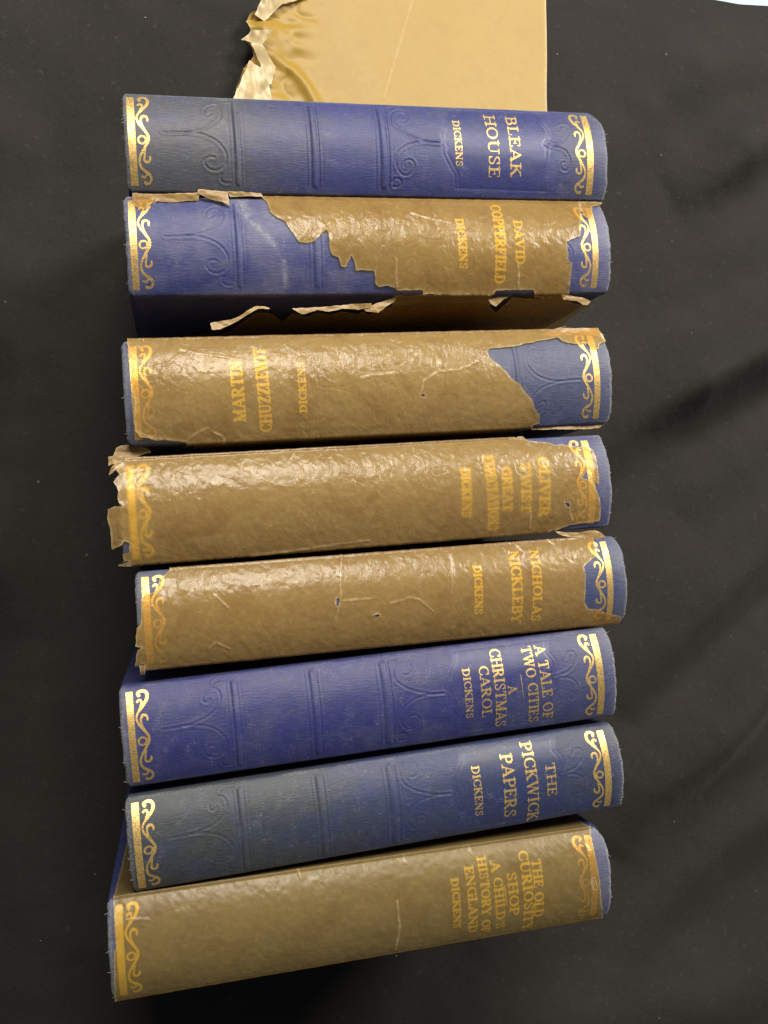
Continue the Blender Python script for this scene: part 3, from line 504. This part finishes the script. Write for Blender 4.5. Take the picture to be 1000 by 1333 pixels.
        for k, p in enumerate(J.get('flap', [])):
            p = np.array(p); us2 = np.arange(p[:, 0].min()-1, p[:, 0].max()+1, 0.3); vs2 = np.arange(p[:, 1].min()-1, p[:, 1].max()+1, 0.3)
            U, V = np.meshgrid(us2, vs2, indexing='ij'); F = poly_sdf(U, V, [tuple(q) for q in p])+0.15*fbm(U*0.7, V*0.7, 5+k, 2)
            P, T = clip_grid(us2, vs2, F); u, v, f = P.T
            rise = 0.9+1.3*(v-p[:, 1].min())/(np.ptp(p[:, 1])+1e-6)+0.4*fbm(u*0.3, v*0.3, 91+k, 2)
            make_mesh('torn_flap', sec.at(u, v, rise), T, pm, o, {'mm': np.stack([u, v, np.full(len(u), 7.0)], 1), 'edge': np.exp(-np.maximum(f, 0)/0.28), 'crease': u*0})
        for k, (zl, p) in enumerate(DATA['ledges'].get(str(i), [])):
            p = [tuple(q) for q in p]; q = np.array(p)
            us2 = np.arange(q[:, 0].min()-.6, q[:, 0].max()+.6, 0.3); vs2 = np.arange(q[:, 1].min()-.6, q[:, 1].max()+.6, 0.3)
            U, V = np.meshgrid(us2, vs2, indexing='ij'); F = poly_sdf(U, V, p)+0.18*fbm(U*0.6, V*0.6, 15+k, 2)
            P, T = clip_grid(us2, vs2, F); u, v, f = P.T
            ax = np.abs(np.abs(v)-W/2)
            zz = Z0+zl+1.0*fbm(u*0.12+k*5, v*0.25, 95+k+i, 3)+0.25*ax*fbm(u*0.05, v*0.02, 97+k, 2)
            make_mesh('torn_flap', np.stack([u, v, zz], 1), T[:, ::-1], fm, o, {'mm': np.stack([u, v, np.full(len(u), 40.0+k)], 1), 'edge': 0.5*np.exp(-np.maximum(f, 0)/0.25), 'crease': 0.0*np.ones(len(u))})
    return root
for i in range(1, 9): make_book(i)

# ------------------------------------------------------------------ black cloth with folds, table under it
def fold(X, Y, pts, amp, wid, asym=1.0):
    P = smooth(pts, 4); best = np.full(X.shape, 1e9); sgn = np.zeros(X.shape); tt = np.zeros(X.shape)
    n = len(P)-1
    for i in range(n):
        (x0, y0), (x1, y1) = P[i], P[i+1]; dx, dy = x1-x0, y1-y0; q = dx*dx+dy*dy
        t = np.clip(((X-x0)*dx+(Y-y0)*dy)/q, 0, 1); ex, ey = X-x0-t*dx, Y-y0-t*dy; d = np.hypot(ex, ey)
        m_ = d < best; best = np.where(m_, d, best); sgn = np.where(m_, np.sign(dx*ey-dy*ex), sgn); tt = np.where(m_, (i+t)/n, tt)
    w_ = np.where(sgn > 0, wid*asym, wid)
    return 1.3*amp*np.exp(-(best/(w_*1.5))**2)*np.clip(np.minimum(tt*6, (1-tt)*2.2), 0, 1)
xs = np.concatenate([np.arange(-420, -100, 8.0), np.arange(-100, 420, 2.5), np.arange(420, 700, 8.0)])
ts = np.concatenate([np.linspace(-520, -320, 26)[:-1], np.arange(-320, 304.1, 2.4)])
X, Y = np.meshgrid(xs, ts, indexing='ij')
edge_y = np.interp(xs, [-420, 300, 324, 342, 356, 379, 420, 700], [460, 330, 307, 304.6, 303.0, 303.2, 302, 300])[:, None]
Y = np.where(Y > 200, 200+(Y-200)*(edge_y-200)/(ts[-1]-200), Y)
Z = 1.2*fbm(X*0.012, Y*0.012, 101, 3)+2.2*np.abs(fbm(X*0.012+Y*0.009, Y*0.018-X*0.006, 102, 3))
FOLDS = [([(420, 245), (367, 222), (328, 197), (296, 184)], 17, 13, 0.75), ([(430, 125), (354, 96), (301, 75), (262, 56), (232, 26)], 26, 16, 0.7),
         ([(430, 70), (351, 42), (312, 16), (285, 0)], 6, 10, 1.6), ([(420, -60), (336, -92), (297, -122), (250, -156), (225, -190)], 22, 16, 0.8),
         ([(430, -120), (350, -170), (288, -196), (244, -232), (220, -260)], 6, 9, 1.0), ([(420, -210), (330, -240), (260, -290)], 7, 16, 1.2),
         ([(300, 240), (262, 215), (240, 190)], 3, 10, 1.2), ([(400, 170), (330, 150), (270, 120)], 5, 16, 1.4), ([(380, 0), (320, -30), (250, -55)], 4, 16, 1.2),
         ([(-60, 290), (-80, 200), (-70, 90)], 5, 16, 1.3), ([(10, 290), (-20, 240), (-40, 190)], 3, 12, 1.3), ([(-45, 120), (-75, 40), (-110, -60)], 7, 16, 1.2), ([(-60, -40), (-80, -140), (-60, -240)], 5, 16, 1.2), ([(40, 300), (20, 260), (-10, 215)], 5, 10, 1.0), ([(-110, 240), (-80, 215), (-45, 205)], 6, 12, 0.8), ([(-130, 60), (-85, 10), (-55, -60)], 8, 12, 0.8), ([(380, 265), (330, 258), (270, 235)], 6, 13, 1.0), ([(410, 30), (350, -10), (270, -75), (235, -110)], 12, 15, 0.7), ([(420, -250), (300, -280), (120, -270), (0, -290)], 9, 18, 0.9)]
for f in FOLDS: Z += fold(X, Y, *f)
dx = np.maximum(np.maximum(-38-X, X-188), 0); dy = np.maximum(np.maximum(-165-Y, Y-172), 0)
msk = np.clip(np.hypot(dx, dy)/35, 0, 1); msk = msk*msk*(3-2*msk)
Z = Z*msk
inn = (msk < 0.001); Z = np.where(inn, -0.4, Z - 0.4*(1-msk))
nx, ny = X.shape; idx = np.arange(nx*ny).reshape(nx, ny)
F4 = np.stack([idx[:-1, :-1].ravel(), idx[1:, :-1].ravel(), idx[1:, 1:].ravel(), idx[:-1, 1:].ravel()], 1)
t = NT('black_fabric'); co = t.n('ShaderNodeTexCoord').outputs['Object']
wv = t.noise(co, 1500, 2, 0.6); bigN = t.noise(co, 14, 5, 0.6); dust = t.noise(co, 260, 3, 0.7)
c = t.mix(t.ramp(bigN, 0.3, 0.7), (0.0160, 0.0147, 0.0136), (0.0235, 0.0215, 0.0198))
c = t.mix(t.ramp(wv, 0.4, 0.65, 0, 0.5), c, (0.034, 0.031, 0.028))
c = t.mix(t.math('MULTIPLY', t.ramp(dust, 0.62, 0.75), 0.25), c, (0.10, 0.095, 0.085))
sp = t.n('ShaderNodeTexVoronoi', {'Vector': co, 'Scale': 42.0})
c = t.mix(t.math('MULTIPLY', t.ramp(sp.outputs['Distance'], 0.035, 0.02), 0.35), c, (0.25, 0.23, 0.19))
b = t.bump(wv, 0.5, 0.0004); b = t.bump(t.noise(co, 60, 5, 0.6), 0.38, 0.003, b)
p = t.n('ShaderNodeBsdfPrincipled', {'Base Color': c, 'Roughness': 0.85, 'Specular IOR Level': 0.22, 'Normal': b, 'Sheen Weight': 0.06, 'Sheen Roughness': 0.5, 'Sheen Tint': (0.9, 0.85, 0.8, 1)})
o = make_mesh('black_cloth', np.stack([X.ravel(), Y.ravel(), Z.ravel()], 1), F4, t.done(p.outputs[0]))
tag(o, 'black fabric spread with soft folds under and around all the books', 'cloth')
M_TABLE = simple_mat('pale_table', (0.42, 0.60, 0.78), 0.5, 60, 0.08)
tb = make_mesh('table_top', [(-700, -800, -6), (900, -800, -6), (900, 900, -6), (-700, 900, -6)], [(0, 1, 2, 3)], M_TABLE, smooth_shade=False)
tag(tb, kind='structure')
TV, TF = [], []
for k in range(24):
    x = random.uniform(-95, 370); y = random.uniform(-290, 300)
    if -50 < x < 200 and -175 < y < 180: continue
    zz = Z[np.abs(xs-x).argmin(), np.abs(Y[np.abs(xs-x).argmin()]-y).argmin()]+0.15
    a = random.uniform(0, 6.3); l = random.uniform(0.3, 1.1)
    vq, fq = tube([(x, y, zz), (x+l*0.5*math.cos(a), y+l*0.5*math.sin(a), zz+0.25), (x+l*math.cos(a+0.7), y+l*math.sin(a+0.7), zz)], random.uniform(0.08, 0.28), 5)
    TF += [tuple(q+len(TV) for q in f) for f in fq]; TV += vq
tag(make_mesh('lint', TV, TF, simple_mat('lint', (0.5, 0.46, 0.38), 0.9)), 'pale lint specks scattered over the black cloth', 'lint', kind='stuff')

# ------------------------------------------------------------------ loose sheet of glassine lying behind the row
us = np.arange(44, 234, 0.8); vs = np.arange(171, 345, 0.8)
U, V = np.meshgrid(us, vs, indexing='ij')
left = DATA['sheet']
outline = [(49, 165)]+[tuple(q) for q in left]+[(100, 345), (231.5, 345), (229.6, 299), (228.3, 280), (226.9, 262), (225.6, 250), (224.6, 237), (222, 165)]
F = poly_sdf(U, V, outline)+0.35*fbm(U*0.3, V*0.3, 201, 3)*np.clip((90-U)/20, 0.1, 1)
P, T = clip_grid(us, vs, F); u, v, f = P.T
k = np.clip((92-u+0.25*(v-240))/34, 0, 1)
z = 2.2+4*np.sin((u-50)/58.0)**2+1.5*fbm(u*0.015, v*0.015, 202, 2)+k*(8*np.abs(fbm(u*0.045, v*0.06, 203, 3))+4*k)
cd = seg_dist(u, v, [(128, 236), (138, 262), (152, 300)]); cr = np.exp(-(cd/0.5)**2)*0.3; z = z+0.25*np.exp(-(cd/1.5)**2)
rd = seg_dist(u, v, smooth([(60, 258), (72, 254), (84, 245), (92, 228), (96, 200)], 4).tolist())
z = z+2.5*np.exp(-(rd/3.2)**2)
z = z+5*np.exp(-np.maximum(f, 0)/2.0)*np.clip((80-u)/20, 0, 1)*np.clip(fbm(u*0.08, v*0.08, 205, 2)+0.4, 0, 1)
zt = np.interp(v, [171, 200, 240], [6, 2, 0]); z = z+zt*0.5
sm_ = paper_mat('loose_glassine', (0.42, 0.262, 0.030), (0.44, 0.28, 0.04), 0.86, (0.9, 0.7, 0.35), 0.52, 0.05, 0.22)
sheet = make_mesh('glassine_sheet', np.stack([u, v, z], 1), T[:, ::-1], sm_, None, {'mm': np.stack([u, v, u*0+99], 1), 'edge': np.exp(-np.maximum(f, 0)/0.5), 'crease': cr})
tag(sheet, 'loose tan translucent paper with crumpled left edge lying behind the first blue book', 'paper')

cream = paper_mat('glassine_fold', (0.66, 0.52, 0.27), (0.72, 0.60, 0.36), 0.92, (0.9, 0.7, 0.35), 0.40, 0.2, 0.6)
for k, (pts, z0, tilt) in enumerate([([(61, 276), (66, 285), (80, 291), (99, 300), (92, 290), (76, 283), (66, 273)], 10, (-0.25, 0.35)),
                                     ([(53, 262), (59, 266), (69, 264), (62, 256)], 15, (0.45, -0.3)),
                                     ([(56.5, 256), (63, 257), (70, 249), (67, 240), (61, 241), (62, 248)], 13, (-0.4, 0.2)),
                                     ([(45, 226), (56, 249), (62, 247), (66, 240), (68, 222)], 12, (-0.35, 0.1))]):
    p = np.array(pts, float); c0 = p.mean(0)
    us = np.arange(p[:, 0].min()-1, p[:, 0].max()+1, 0.5); vs = np.arange(p[:, 1].min()-1, p[:, 1].max()+1, 0.5)
    U, V = np.meshgrid(us, vs, indexing='ij'); F = poly_sdf(U, V, pts)+0.3*fbm(U*0.4, V*0.4, 301+k, 2)
    P, T = clip_grid(us, vs, F); u, v, f = P.T
    z = z0+tilt[0]*(u-c0[0])+tilt[1]*(v-c0[1])+3.0*fbm(u*0.10, v*0.07, 311+k, 3)
    make_mesh('folded_rim', np.stack([u, v, np.maximum(z, 1.0)], 1), T[:, ::-1], cream, sheet, {'mm': np.stack([u, v, u*0+50*k], 1), 'edge': np.exp(-np.maximum(f, 0)/0.4), 'crease': u*0})
